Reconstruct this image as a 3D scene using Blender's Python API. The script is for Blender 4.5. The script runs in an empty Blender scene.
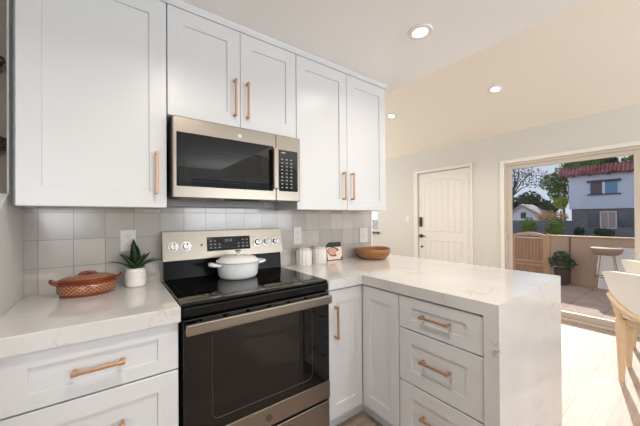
import bpy, bmesh, math, random
from mathutils import Vector, Matrix, noise
random.seed(7)
S = bpy.context.scene
C = S.collection
PI = math.pi
R = math.radians

# ------------------------------------------------------------------ camera
cam_d = bpy.data.cameras.new('camera'); cam = bpy.data.objects.new('camera', cam_d); C.objects.link(cam)
cam_d.sensor_width = 36; cam_d.lens = 281.73 / 640 * 36
cam_d.shift_y = (216.22 - 213) / 640
cam_d.clip_start = 0.02; cam_d.clip_end = 300
yaw, pitch, roll = R(36.283), R(0.3105), R(-0.3853)
fw = Vector((math.sin(yaw) * math.cos(pitch), math.cos(yaw) * math.cos(pitch), math.sin(pitch)))
rt = Vector((math.cos(yaw), -math.sin(yaw), 0)); up = rt.cross(fw)
rt2 = rt * math.cos(roll) + up * math.sin(roll); up2 = -rt * math.sin(roll) + up * math.cos(roll)
mm = Matrix((rt2, up2, -fw)).transposed().to_4x4(); mm.translation = Vector((0, 0, 1.27))
cam.matrix_world = mm
S.camera = cam

# ------------------------------------------------------------------ view, world, sun, fill lamps
S.view_settings.view_transform = 'Standard'; S.view_settings.look = 'None'
S.view_settings.gamma = 1; S.view_settings.use_curve_mapping = False
S.view_settings.exposure = 0.40
SKY = 0.66; SUN = 3.3; FILL = .68
w = bpy.data.worlds.new('sky'); S.world = w; w.use_nodes = True
nt = w.node_tree; nt.nodes.clear()
o_ = nt.nodes.new('ShaderNodeOutputWorld'); bg = nt.nodes.new('ShaderNodeBackground')
tc = nt.nodes.new('ShaderNodeTexCoord'); mp = nt.nodes.new('ShaderNodeMapping'); mp.inputs['Scale'].default_value = (3, 3, 9)
nz = nt.nodes.new('ShaderNodeTexNoise'); nz.inputs['Scale'].default_value = 1.6; nz.inputs['Detail'].default_value = 6
cr = nt.nodes.new('ShaderNodeValToRGB'); cr.color_ramp.elements[0].position = .45; cr.color_ramp.elements[1].position = .7
cr.color_ramp.elements[0].color = (0.1, 0.1, 0.1, 1); cr.color_ramp.elements[1].color = (.8, .8, .8, 1)
sx_ = nt.nodes.new('ShaderNodeSeparateXYZ'); nt.links.new(tc.outputs['Generated'], sx_.inputs[0])
gr = nt.nodes.new('ShaderNodeValToRGB'); gr.color_ramp.elements[0].color = (.74, .83, .97, 1); gr.color_ramp.elements[1].color = (.32, .5, .9, 1); gr.color_ramp.elements[1].position = .8
nt.links.new(sx_.outputs[2], gr.inputs[0])
mx = nt.nodes.new('ShaderNodeMixRGB'); mx.inputs[2].default_value = (.86, .88, .93, 1)
nt.links.new(tc.outputs['Generated'], mp.inputs[0]); nt.links.new(mp.outputs[0], nz.inputs['Vector'])
nt.links.new(nz.outputs[0], cr.inputs[0]); nt.links.new(cr.outputs[0], mx.inputs[0]); nt.links.new(gr.outputs[0], mx.inputs[1])
nt.links.new(mx.outputs[0], bg.inputs[0]); bg.inputs[1].default_value = SKY; nt.links.new(bg.outputs[0], o_.inputs[0])

sd = bpy.data.lights.new('sun', 'SUN'); sd.energy = SUN; sd.angle = R(0.6); sd.color = (1, .96, .93)
sun = bpy.data.objects.new('sun', sd); C.objects.link(sun)
el = 28.5
sdir = Vector((-.972 * math.cos(R(el)), -.235 * math.cos(R(el)), -math.sin(R(el))))
sun.rotation_euler = sdir.to_track_quat('-Z', 'Y').to_euler(); sun.location = (20, 5, 15)

def area(name, loc, to, sx, sy, power, col):
    d = bpy.data.lights.new(name, 'AREA'); d.shape = 'RECTANGLE'; d.size = sx; d.size_y = sy; d.energy = power; d.color = col
    o = bpy.data.objects.new(name, d); C.objects.link(o); o.location = loc
    o.rotation_euler = (Vector(to) - Vector(loc)).to_track_quat('-Z', 'Z').to_euler()
    return o
# fill lamps added in unseen windows, aimed up at the ceilings; then sky portals
area('fill_rear_window', (2.6, -3.42, 1.45), (2.6, 0, 6.4), 2.6, 1.5, 168 * FILL, (.88, .945, 1))
area('fill_hall_window', (2.9, 5.5, 1.5), (2.9, 2.5, 2.9), 1.8, 1.3, 55 * FILL, (1, .97, .92))
area('fill_side_window', (-1.1, -3.42, 1.55), (-1.1, 0, 4.2), 1.4, 1.2, 64 * FILL, (.92, .96, 1))
for nm, y_, z_, sx, sz in (('sky_portal', .43, 1.0, 2.4, 1.95), ('sky_portal', 4.5, 1.5, 1.0, 1.05)):
    p_ = area(nm, (4.58, y_, z_), (0, y_, z_), sx, sz, 1, (1, 1, 1)); p_.data.cycles.is_portal = True

# ------------------------------------------------------------------ helpers
def link(o, parent=None):
    C.objects.link(o)
    if parent: o.parent = parent
    return o
def thing(name, label, cat, loc=(0, 0, 0), rotz=0, group=None):
    o = bpy.data.objects.new(name, None); C.objects.link(o); o.empty_display_size = .05
    o.location = loc; o.rotation_euler = (0, 0, rotz); o['label'] = label; o['category'] = cat
    if group: o['group'] = group
    return o
def tag(o, label, cat, group=None, kind=None):
    o['label'] = label; o['category'] = cat
    if group: o['group'] = group
    if kind: o['kind'] = kind
    return o
def obj(name, bm, m, parent=None, smooth=False, label=None):
    bmesh.ops.recalc_face_normals(bm, faces=bm.faces)
    me = bpy.data.meshes.new(name); bm.to_mesh(me); bm.free()
    ms = m if isinstance(m, (list, tuple)) else [m]
    for x in ms: me.materials.append(x)
    if smooth:
        for p in me.polygons: p.use_smooth = True
        if smooth is not True:
            me.set_sharp_from_angle(angle=R(smooth))
    o = bpy.data.objects.new(name, me); link(o, parent)
    if label: o['label'] = label
    return o
def struct(name, bm, m, parent=None, **k):
    o = obj(name, bm, m, parent, **k)
    if not parent: o['kind'] = 'structure'
    return o
def copy_tree(o, parent=None):
    c = o.copy(); C.objects.link(c); c.parent = parent
    for ch in list(o.children): copy_tree(ch, c)
    return c
def B(): return bmesh.new()
def box(bm, x0, x1, y0, y1, z0, z1, bev=0, seg=1, mi=0):
    x0, x1 = sorted((x0, x1)); y0, y1 = sorted((y0, y1)); z0, z1 = sorted((z0, z1))
    v = [bm.verts.new((x, y, z)) for x in (x0, x1) for y in (y0, y1) for z in (z0, z1)]
    fs = [bm.faces.new([v[i] for i in q]) for q in ((0, 1, 3, 2), (4, 6, 7, 5), (0, 4, 5, 1), (2, 3, 7, 6), (0, 2, 6, 4), (1, 5, 7, 3))]
    for f in fs: f.material_index = mi
    bmesh.ops.recalc_face_normals(bm, faces=fs)
    if bev > 0:
        es = list({e for f in fs for e in f.edges})
        bmesh.ops.bevel(bm, geom=es, offset=bev, segments=seg, affect='EDGES', profile=.5)
    return bm
def prism(bm, pts, axis, a, b, mi=0):
    """extrude a 2-D outline along an axis: axis 'x' pts=(y,z), 'y' pts=(x,z), 'z' pts=(x,y)"""
    def P(p, t): return {'x': (t, p[0], p[1]), 'y': (p[0], t, p[1]), 'z': (p[0], p[1], t)}[axis]
    va = [bm.verts.new(P(p, a)) for p in pts]; vb = [bm.verts.new(P(p, b)) for p in pts]
    fs = [bm.faces.new(va), bm.faces.new(vb[::-1])]
    for i in range(len(pts)):
        j = (i + 1) % len(pts); fs.append(bm.faces.new([va[i], vb[i], vb[j], va[j]]))
    for f in fs: f.material_index = mi
    return bm
def tube(bm, pts, r, seg=10, cap=True, sq=None, mi=0):
    """sweep a circle (or flattened one) along points; r number or list"""
    pts = [Vector(p) for p in pts]; n = len(pts); rs = r if isinstance(r, (list, tuple)) else [r] * n
    rings = []; prev = None
    for i, p in enumerate(pts):
        t = (pts[min(i + 1, n - 1)] - pts[max(i - 1, 0)]).normalized()
        if prev is None:
            a = Vector((0, 0, 1)) if abs(t.z) < .9 else Vector((1, 0, 0))
            u = t.cross(a).normalized()
        else:
            u = (prev - t * prev.dot(t)).normalized()
        prev = u; v = t.cross(u)
        sx, sy = sq if sq else (1, 1)
        rings.append([bm.verts.new(p + u * math.cos(2 * PI * k / seg) * rs[i] * sx + v * math.sin(2 * PI * k / seg) * rs[i] * sy) for k in range(seg)])
    for i in range(n - 1):
        for k in range(seg):
            f = bm.faces.new([rings[i][k], rings[i][(k + 1) % seg], rings[i + 1][(k + 1) % seg], rings[i + 1][k]]); f.material_index = mi
    if cap:
        for q in (rings[0][::-1], rings[-1]):
            f = bm.faces.new(q); f.material_index = mi
    return bm
def lathe(bm, prof, cx=0, cy=0, cz=0, seg=40, fx=1, fy=1, wob=None, mi=0):
    rings = []
    for r, z in prof:
        ring = []
        for k in range(seg):
            a = 2 * PI * k / seg; q = r * (wob(a, z) if wob else 1)
            ring.append(bm.verts.new((cx + q * math.cos(a) * fx, cy + q * math.sin(a) * fy, cz + z)))
        rings.append(ring)
    for i in range(len(rings) - 1):
        for k in range(seg):
            f = bm.faces.new([rings[i][k], rings[i][(k + 1) % seg], rings[i + 1][(k + 1) % seg], rings[i + 1][k]]); f.material_index = mi
    if prof[0][0] > 0 and abs(prof[0][0] - prof[-1][0]) < .0026:
        for k in range(seg):
            f = bm.faces.new([rings[-1][k], rings[-1][(k + 1) % seg], rings[0][(k + 1) % seg], rings[0][k]]); f.material_index = mi
        return bm
    for q in (rings[0][::-1], rings[-1]):
        if len({tuple(v.co) for v in q}) > 2:
            f = bm.faces.new(q); f.material_index = mi
    return bm
def shaker(bm, x0, x1, z0, z1, y0=0, th=.02, st=.07, rt_=.07, rec=.008):
    """a shaker front facing -y: front plane at y0, body behind; recessed flat panel"""
    g = .0012
    x0 += g; x1 -= g; z0 += g; z1 -= g
    ix0, ix1, iz0, iz1 = x0 + st, x1 - st, z0 + rt_, z1 - rt_
    c = .004
    def ring(a0, a1, b0, b1, y): return [bm.verts.new(p) for p in ((a0, y, b0), (a1, y, b0), (a1, y, b1), (a0, y, b1))]
    e = .0015
    back = ring(x0, x1, z0, z1, y0 + th); o0 = ring(x0, x1, z0, z1, y0 + e); o1 = ring(x0 + e, x1 - e, z0 + e, z1 - e, y0)
    i0 = ring(ix0, ix1, iz0, iz1, y0); i1 = ring(ix0 + c * .4, ix1 - c * .4, iz0 + c * .4, iz1 - c * .4, y0 + rec)
    for a, b in ((back, o0), (o0, o1), (o1, i0), (i0, i1)):
        for k in range(4): bm.faces.new([a[k], a[(k + 1) % 4], b[(k + 1) % 4], b[k]])
    bm.faces.new(i1); bm.faces.new(back[::-1])
    return bm
def pull(parent, cx, cz, y, length, vertical):
    """bronze bar pull with two flared feet, in front (-y) of plane y"""
    bm = B(); L = length / 2; s = .0055
    def P(a, yy, b): return (cx + (b if vertical else a), yy, cz + (a if vertical else b))
    def blk(a0, a1, y0, y1, b0, b1):
        p, q = P(a0, y0, b0), P(a1, y1, b1)
        box(bm, p[0], q[0], p[1], q[1], p[2], q[2], .0015)
    blk(-L, L, y - .036, y - .026, -s, s)
    for sg in (-1, 1):
        blk(sg * L, sg * (L - .013), y - .030, y, -s * 1.15, s * 1.15)
        blk(sg * (L + .001), sg * (L - .018), y - .0375, y - .0245, -s * 1.25, s * 1.25)
    return obj('handle', bm, M['bronze'], parent, label='bronze bar handle')

# ------------------------------------------------------------------ materials
M = {}
def mat(name, col=(.8, .8, .8), rough=.5, metal=0, spec=.5, emit=None, es=1, trans=0, coat=0):
    m = bpy.data.materials.new(name); m.use_nodes = True; b = m.node_tree.nodes['Principled BSDF']
    b.inputs['Base Color'].default_value = (*col, 1); b.inputs['Roughness'].default_value = rough
    b.inputs['Metallic'].default_value = metal; b.inputs['Specular IOR Level'].default_value = spec
    b.inputs['Coat Weight'].default_value = coat
    if emit: b.inputs['Emission Color'].default_value = (*emit, 1); b.inputs['Emission Strength'].default_value = es
    M[name] = m; return m
def N(m, t, **k):
    n = m.node_tree.nodes.new(t)
    for a, v in k.items():
        if a in n.inputs: n.inputs[a].default_value = v
        else: setattr(n, a, v)
    return n
def L(m, a, b): m.node_tree.links.new(a, b)
def bsdf(m): return m.node_tree.nodes['Principled BSDF']
def coords(m, scale=(1, 1, 1), which='Object', rot=(0, 0, 0)):
    t = N(m, 'ShaderNodeTexCoord'); p = N(m, 'ShaderNodeMapping'); p.inputs['Scale'].default_value = scale; p.inputs['Rotation'].default_value = rot
    L(m, t.outputs[which], p.inputs[0]); return p.outputs[0]
def ramp(m, src, stops):
    r = N(m, 'ShaderNodeValToRGB'); e = r.color_ramp.elements
    while len(e) < len(stops): e.new(.5)
    for i, (p, c) in enumerate(stops): e[i].position = p; e[i].color = (*c, 1) if len(c) == 3 else c
    L(m, src, r.inputs[0]); return r.outputs[0]
def bump(m, src, strength=.1, dist=.01):
    b = N(m, 'ShaderNodeBump'); b.inputs['Strength'].default_value = strength; b.inputs['Distance'].default_value = dist
    L(m, src, b.inputs['Height']); L(m, b.outputs[0], bsdf(m).inputs['Normal'])
def noisy(name, c1, c2, scale=(5, 5, 5), ns=1, rough=.6, b=0, detail=5, dist=.01, **k):
    m = mat(name, c1, rough, **k); n = N(m, 'ShaderNodeTexNoise'); n.inputs['Scale'].default_value = ns; n.inputs['Detail'].default_value = detail
    L(m, coords(m, scale), n.inputs['Vector']); L(m, ramp(m, n.outputs[0], [(.3, c1), (.7, c2)]), bsdf(m).inputs['Base Color'])
    if b: bump(m, n.outputs[0], b, dist)
    return m

noisy('wall_paint', (.69, .67, .625), (.71, .69, .645), (30, 30, 30), rough=.7, b=.04, dist=.002)
noisy('wall_white', (.60, .59, .585), (.62, .61, .605), (30, 30, 30), rough=.6, b=.04, dist=.002)
noisy('ceiling_paint', (.90, .89, .875), (.91, .90, .885), (40, 40, 40), rough=.75, b=.05, dist=.002)
noisy('vault_paint', (.87, .81, .71), (.88, .82, .73), (40, 40, 40), rough=.75, b=.05, dist=.002)
mat('trim_paint', (.84, .81, .755), .35)
noisy('cabinet_paint', (.635, .635, .645), (.645, .645, .655), (8, 8, 8), rough=.33)
mat('carcass', (.62, .47, .34), .6)
mat('gap_dark', (.05, .045, .04), .8)
mat('bronze', (.56, .33, .20), .34, metal=.75)
mat('bronze_dark', (.17, .14, .11), .35, metal=.8)
mat('black_metal', (.012, .012, .012), .35)
mat('white_plastic', (.66, .64, .61), .3)
mat('outlet_slot', (.12, .11, .10), .5)
mat('black_glass', (.004, .004, .004), .03, spec=.38)
mat('door_glass', (.003, .003, .003), .02, spec=.55)
mat('black_enamel', (.006, .006, .006), .2, spec=.25)
mat('dark_grey', (.05, .05, .052), .45); mat('duct_grey', (.27, .27, .265), .5); mat('ring_print', (.018, .018, .018), .25); mat('splash_black', (.004, .004, .004), .25, spec=.08)
mat('chrome', (.75, .74, .72), .12, metal=1)
mat('key_print', (.35, .35, .36), .5)
mat('display_blue', (.05, .08, .1), .3, emit=(.4, .75, 1), es=.5)

# brushed steel: fine horizontal brushing
m = mat('steel', (.60, .53, .46), .27, metal=1)
n = N(m, 'ShaderNodeTexNoise'); n.inputs['Scale'].default_value = 1; n.inputs['Detail'].default_value = 3
L(m, coords(m, (3, 300, 700)), n.inputs['Vector']); bump(m, n.outputs[0], .035, .002)
L(m, ramp(m, n.outputs[0], [(.3, (.30, .30, .30)), (.7, (.38, .38, .38))]), bsdf(m).inputs['Roughness'])
L(m, ramp(m, n.outputs[0], [(.3, (.29, .25, .21)), (.7, (.325, .285, .24))]), bsdf(m).inputs['Base Color'])

# quartz: soft clouding with a few thin warped veins
def quartz():
    m = mat('quartz', (.78, .76, .73), .1, coat=.3)
    v = coords(m); nn = N(m, 'ShaderNodeTexNoise'); nn.inputs['Scale'].default_value = 2.2; nn.inputs['Detail'].default_value = 7
    L(m, v, nn.inputs['Vector'])
    cloud = ramp(m, nn.outputs[0], [(.3, (.58, .57, .56)), (.65, (.66, .65, .64))])
    cur = cloud
    planes = [((.75, .60, .30), .95, .0035, (.33, .24, .16)), ((.62, -.50, .60), .63, .003, (.40, .31, .23)), ((.30, .90, .35), 1.34, .0045, (.45, .38, .31)),
              ((-.5, .80, .30), .62, .005, (.46, .40, .34)), ((.85, .20, .50), 2.12, .004, (.47, .41, .34)), ((.15, .8, -.58), .52, .006, (.52, .47, .42)), ((.95, -.1, .3), 1.9, .005, (.44, .36, .28))]
    for i, (nr, c, wd, col) in enumerate(planes):
        d = N(m, 'ShaderNodeVectorMath', operation='DOT_PRODUCT'); L(m, v, d.inputs[0]); d.inputs[1].default_value = nr
        n2 = N(m, 'ShaderNodeTexNoise'); n2.inputs['Scale'].default_value = 2.6 + i * .7; n2.inputs['Detail'].default_value = 6; n2.inputs['Roughness'].default_value = .62
        L(m, v, n2.inputs['Vector'])
        a = N(m, 'ShaderNodeMath', operation='MULTIPLY_ADD'); L(m, n2.outputs[0], a.inputs[0]); a.inputs[1].default_value = .42; L(m, d.outputs['Value'], a.inputs[2])
        s = N(m, 'ShaderNodeMath', operation='SUBTRACT'); L(m, a.outputs[0], s.inputs[0]); s.inputs[1].default_value = c + .21
        ab = N(m, 'ShaderNodeMath', operation='ABSOLUTE'); L(m, s.outputs[0], ab.inputs[0])
        mr = N(m, 'ShaderNodeMapRange'); L(m, ab.outputs[0], mr.inputs[0]); mr.inputs[1].default_value = 0; mr.inputs[2].default_value = wd * 1.7; mr.inputs[3].default_value = .8; mr.inputs[4].default_value = 0
        n3 = N(m, 'ShaderNodeTexNoise'); n3.inputs['Scale'].default_value = 4; L(m, v, n3.inputs['Vector'])
        msk = ramp(m, n3.outputs[0], [(.42, (0, 0, 0)), (.6, (1, 1, 1))])
        mu = N(m, 'ShaderNodeMath', operation='MULTIPLY'); L(m, mr.outputs[0], mu.inputs[0]); L(m, msk, mu.inputs[1])
        mxx = N(m, 'ShaderNodeMixRGB'); L(m, mu.outputs[0], mxx.inputs[0]); L(m, cur, mxx.inputs[1]); mxx.inputs[2].default_value = (*col, 1)
        cur = mxx.outputs[0]
    # one small brown knot in the vein by the waterfall corner
    d = N(m, 'ShaderNodeVectorMath', operation='DISTANCE'); L(m, v, d.inputs[0]); d.inputs[1].default_value = (1.24, .505, .735)
    mk = N(m, 'ShaderNodeMapRange'); L(m, d.outputs['Value'], mk.inputs[0]); mk.inputs[1].default_value = .012; mk.inputs[2].default_value = .042; mk.inputs[3].default_value = .7; mk.inputs[4].default_value = 0
    n4 = N(m, 'ShaderNodeTexNoise'); n4.inputs['Scale'].default_value = 26; n4.inputs['Detail'].default_value = 3; L(m, v, n4.inputs['Vector'])
    k = ramp(m, n4.outputs[0], [(.44, (0, 0, 0)), (.49, (1, 1, 1)), (.51, (1, 1, 1)), (.56, (0, 0, 0))])
    mu = N(m, 'ShaderNodeMath', operation='MULTIPLY'); L(m, mk.outputs[0], mu.inputs[0]); L(m, k, mu.inputs[1])
    mxx = N(m, 'ShaderNodeMixRGB'); L(m, mu.outputs[0], mxx.inputs[0]); L(m, cur, mxx.inputs[1]); mxx.inputs[2].default_value = (.25, .18, .10, 1); cur = mxx.outputs[0]
    L(m, cur, bsdf(m).inputs['Base Color'])
quartz()

# glossy square wall tile, laid in a stacked grid (object space x,z)
def tile():
    m = mat('tile', (.6, .57, .53), .16)
    t = N(m, 'ShaderNodeTexCoord'); sp = N(m, 'ShaderNodeSeparateXYZ'); cb = N(m, 'ShaderNodeCombineXYZ')
    L(m, t.outputs['Object'], sp.inputs[0])
    ax = N(m, 'ShaderNodeMath', operation='ADD'); L(m, sp.outputs[0], ax.inputs[0]); ax.inputs[1].default_value = 1.265 - .219
    az = N(m, 'ShaderNodeMath', operation='ADD'); L(m, sp.outputs[2], az.inputs[0]); az.inputs[1].default_value = -1.036 + .1345 * 4
    L(m, ax.outputs[0], cb.inputs[0]); L(m, az.outputs[0], cb.inputs[1])
    def brick(mort, c1, c2, c3):
        b = N(m, 'ShaderNodeTexBrick'); b.offset = 0; b.squash = 1; L(m, cb.outputs[0], b.inputs['Vector'])
        b.inputs['Scale'].default_value = 1; b.inputs['Brick Width'].default_value = .1265; b.inputs['Row Height'].default_value = .1345
        b.inputs['Mortar Size'].default_value = mort; b.inputs['Mortar Smooth'].default_value = .3
        b.inputs['Color1'].default_value = (*c1, 1); b.inputs['Color2'].default_value = (*c2, 1); b.inputs['Mortar'].default_value = (*c3, 1)
        return b
    b = brick(.0018, (.42, .39, .36), (.57, .535, .50), (.33, .305, .275))
    nn = N(m, 'ShaderNodeTexNoise'); nn.inputs['Scale'].default_value = 9; nn.inputs['Detail'].default_value = 5; L(m, t.outputs['Object'], nn.inputs['Vector'])
    mxx = N(m, 'ShaderNodeMixRGB'); mxx.blend_type = 'MULTIPLY'; mxx.inputs[0].default_value = 1
    L(m, b.outputs[0], mxx.inputs[1]); L(m, ramp(m, nn.outputs[0], [(.3, (.93, .92, .91)), (.7, (1, 1, 1))]), mxx.inputs[2]); L(m, mxx.outputs[0], bsdf(m).inputs['Base Color'])
    ht = N(m, 'ShaderNodeMath', operation='MULTIPLY_ADD'); L(m, b.outputs['Fac'], ht.inputs[0]); ht.inputs[1].default_value = -.6; L(m, nn.outputs[0], ht.inputs[2])
    bump(m, ht.outputs[0], .35, .003)
tile()

def planks(name, c1, c2, cm, bw, rh, rot=0, mortar=.0015, rough=.4, grain=(3, 60, 1), offs=.37):
    m = mat(name, c1, rough); v = coords(m, rot=(0, 0, rot)); b = N(m, 'ShaderNodeTexBrick'); b.offset = offs; L(m, v, b.inputs['Vector'])
    b.inputs['Scale'].default_value = 1; b.inputs['Brick Width'].default_value = bw; b.inputs['Row Height'].default_value = rh; b.inputs['Mortar Size'].default_value = mortar
    b.inputs['Color1'].default_value = (*c1, 1); b.inputs['Color2'].default_value = (*c2, 1); b.inputs['Mortar'].default_value = (*cm, 1)
    nn = N(m, 'ShaderNodeTexNoise'); nn.inputs['Scale'].default_value = 1; nn.inputs['Detail'].default_value = 6
    mp_ = N(m, 'ShaderNodeMapping'); mp_.inputs['Scale'].default_value = grain; L(m, v, mp_.inputs[0]); L(m, mp_.outputs[0], nn.inputs['Vector'])
    mxx = N(m, 'ShaderNodeMixRGB'); mxx.blend_type = 'MULTIPLY'; mxx.inputs[0].default_value = 1
    L(m, b.outputs[0], mxx.inputs[1]); L(m, ramp(m, nn.outputs[0], [(.3, (.78, .76, .74)), (.7, (1, 1, 1))]), mxx.inputs[2]); L(m, mxx.outputs[0], bsdf(m).inputs['Base Color'])
    return m
m = planks('floor_wood', (.42, .33, .27), (.49, .395, .335), (.30, .23, .17), 1.2, .18, rough=.55); bsdf(m).inputs['Specular IOR Level'].default_value = .22
planks('paver', (.50, .33, .24), (.56, .37, .275), (.34, .24, .18), .6, .4, mortar=.008, rough=.8, grain=(6, 6, 6), offs=.5)
noisy('bowl_wood', (.25, .10, .035), (.40, .185, .07), (4, 4, 26), rough=.4)
noisy('chair_wood', (.70, .50, .31), (.78, .59, .39), (3, 3, 20), rough=.4)
noisy('gate_wood', (.50, .29, .155), (.60, .36, .20), (6, 40, 3), rough=.7)
noisy('slat_wood', (.34, .19, .11), (.42, .25, .15), (6, 40, 3), rough=.7)
noisy('stucco_tan', (.46, .31, .21), (.52, .36, .25), (30, 30, 30), rough=.85, b=.3)
noisy('stucco_white', (.84, .80, .78), (.88, .84, .82), (30, 30, 30), rough=.85, b=.3)
noisy('stucco_lilac', (.70, .71, .80), (.74, .75, .84), (3, 3, 3), rough=.85)
noisy('stone_grey', (.20, .175, .17), (.27, .235, .225), (5, 5, 5), rough=.85)
noisy('block_grey', (.14, .135, .155), (.18, .175, .195), (5, 5, 5), rough=.85)
noisy('fabric_cream', (.84, .82, .76), (.87, .85, .79), (60, 60, 60), rough=.75)
noisy('enamel_white', (.76, .76, .765), (.79, .79, .795), (20, 20, 20), rough=.16)
noisy('ceramic_white', (.74, .70, .66), (.79, .755, .715), (20, 20, 20), rough=.3)
noisy('soil', (.03, .02, .014), (.06, .04, .03), (80, 80, 80), rough=.9)
noisy('leaf_dark', (.008, .024, .01), (.03, .062, .022), (20, 20, 20), rough=.35)
noisy('leaf_green', (.045, .11, .012), (.17, .27, .03), (3, 3, 3), rough=.7)
noisy('leaf_deep', (.018, .05, .014), (.055, .11, .03), (3, 3, 3), rough=.7)
noisy('leaf_yellow', (.30, .38, .06), (.48, .52, .12), (3, 3, 3), rough=.7)
noisy('leaf_purple', (.11, .085, .10), (.24, .20, .22), (3, 3, 3), rough=.7)
noisy('leaf_pink', (.62, .25, .18), (.55, .42, .12), (4, 4, 4), rough=.7)
noisy('bark', (.10, .07, .06), (.17, .13, .11), (4, 4, 12), rough=.9)
noisy('terracotta', (.15, .03, .011), (.23, .048, .017), (14, 14, 14), rough=.16, coat=.4)
mat('terra_dark', (.09, .03, .02), .25)
mat('black_matte', (.02, .02, .02), .6)
mat('wicker_dark', (.05, .035, .03), .6)
mat('jamb_tan', (.60, .53, .45), .4)
mat('sky_glass_frame', (.72, .70, .66), .5)
mat('window_trim_dark', (.06, .065, .09), .5)
mat('curtain', (.17, .12, .14), .8)
mat('outside_white', (.8, .8, .82), .6)
mat('ext_pane', (.12, .27, .46), .08, spec=.8); mat('pane_reflection', (.50, .36, .33), .6); mat('side_pane', (.12, .13, .17), .1)
mat('roof_small', (.42, .33, .30), .8)
mat('rattan', (.36, .23, .15), .7)
mat('lens', (1, 1, 1), .5, emit=(1, .90, .76), es=7)

# window glass: clear pane, reflective at grazing angles
m = bpy.data.materials.new('glass'); m.use_nodes = True; M['glass'] = m; m.node_tree.nodes.clear()
out = N(m, 'ShaderNodeOutputMaterial'); tr = N(m, 'ShaderNodeBsdfTransparent'); gl = N(m, 'ShaderNodeBsdfGlossy'); fr = N(m, 'ShaderNodeFresnel'); ms_ = N(m, 'ShaderNodeMixShader')
gl.inputs['Roughness'].default_value = .01; fr.inputs[0].default_value = 1.3; tr.inputs[0].default_value = (.97, .98, .975, 1)
L(m, fr.outputs[0], ms_.inputs[0]); L(m, tr.outputs[0], ms_.inputs[1]); L(m, gl.outputs[0], ms_.inputs[2]); L(m, ms_.outputs[0], out.inputs[0])

# roof of barrel tiles: colour varies tile by tile
m = mat('roof_tile', (.3, .1, .1), .7); n = N(m, 'ShaderNodeTexVoronoi'); n.inputs['Scale'].default_value = 3
L(m, coords(m, (1, 1, 1)), n.inputs['Vector']); L(m, ramp(m, n.outputs['Color'], [(.2, (.20, .06, .06)), (.5, (.32, .09, .08)), (.8, (.42, .17, .14))]), bsdf(m).inputs['Base Color'])

# casserole pattern: cream criss-cross on terracotta
def lattice_mat(name, sc):
    m = mat(name, (.3, .06, .02), .2, coat=.4)
    t = N(m, 'ShaderNodeUVMap'); sp = N(m, 'ShaderNodeSeparateXYZ'); L(m, t.outputs[0], sp.inputs[0])
    def wave(s1, s2):
        a = N(m, 'ShaderNodeMath', operation='MULTIPLY'); L(m, sp.outputs[0], a.inputs[0]); a.inputs[1].default_value = s1
        b = N(m, 'ShaderNodeMath', operation='MULTIPLY_ADD'); L(m, sp.outputs[1], b.inputs[0]); b.inputs[1].default_value = s2; L(m, a.outputs[0], b.inputs[2])
        f = N(m, 'ShaderNodeMath', operation='PINGPONG'); L(m, b.outputs[0], f.inputs[0]); f.inputs[1].default_value = .5
        g = N(m, 'ShaderNodeMath', operation='LESS_THAN'); L(m, f.outputs[0], g.inputs[0]); g.inputs[1].default_value = .10
        return g.outputs[0]
    mxm = N(m, 'ShaderNodeMath', operation='MAXIMUM'); L(m, wave(sc[0], sc[1]), mxm.inputs[0]); L(m, wave(sc[0], -sc[1]), mxm.inputs[1])
    mxx = N(m, 'ShaderNodeMixRGB'); L(m, mxm.outputs[0], mxx.inputs[0]); mxx.inputs[1].default_value = (.20, .045, .018, 1); mxx.inputs[2].default_value = (.42, .22, .10, 1)
    L(m, mxx.outputs[0], bsdf(m).inputs['Base Color'])
lattice_mat('lattice_body', (34, 2.6)); lattice_mat('lattice_lid', (30, 4))

# ------------------------------------------------------------------ the room shell
CT = .915            # counter top
KW = 1.875           # kitchen wall
LX = -.335           # left wall
FX = 4.43            # entry wall
EX = 1.96            # edge of the flat ceiling
HC = 2.368           # flat ceiling height
VS = .25             # vault pitch
WT = .12
bm = B(); box(bm, -2.6, FX + .1, -3.6, 5.7, -.06, 0); struct('floor', bm, M['floor_wood'])
bm = B(); box(bm, -2.6, EX, -3.6, KW, HC, HC + .08); struct('ceiling', bm, M['ceiling_paint'])
zt = 2.44 + VS * (FX - EX)
bm = B(); prism(bm, [(FX + .12, 2.44 - VS * .12), (EX - .1, zt + VS * .1), (EX - .1, zt + VS * .1 + .1), (FX + .12, 2.54)], 'y', -3.6, 5.7); struct('ceiling', bm, M['vault_paint'])
bm = B(); box(bm, EX - .1, EX, -3.6, 5.7, HC + .08, zt + .05); struct('wall_vault_drop', bm, M['wall_paint'])
bm = B(); box(bm, -2.6, 1.985, KW, KW + WT, 0, 3.0); struct('wall_kitchen', bm, M['wall_paint'])
# left wall: full-height stub by the counter, sloped knee wall of the stair in front of it
bm = B(); prism(bm, [(1.64, 0), (KW, 0), (KW, HC), (1.64, HC)], 'x', LX - .006, LX); struct('wall_left', bm, M['wall_white'])
bm = B(); prism(bm, [(-.4, 0), (1.638, 0), (1.638, 1.375), (-.4, .15)], 'x', LX - .10, LX); struct('wall_left', bm, M['wall_white'])
bm = B(); box(bm, -2.6, -2.5, -3.6, KW, 0, HC); struct('wall_stair', bm, M['wall_paint'])
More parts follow.
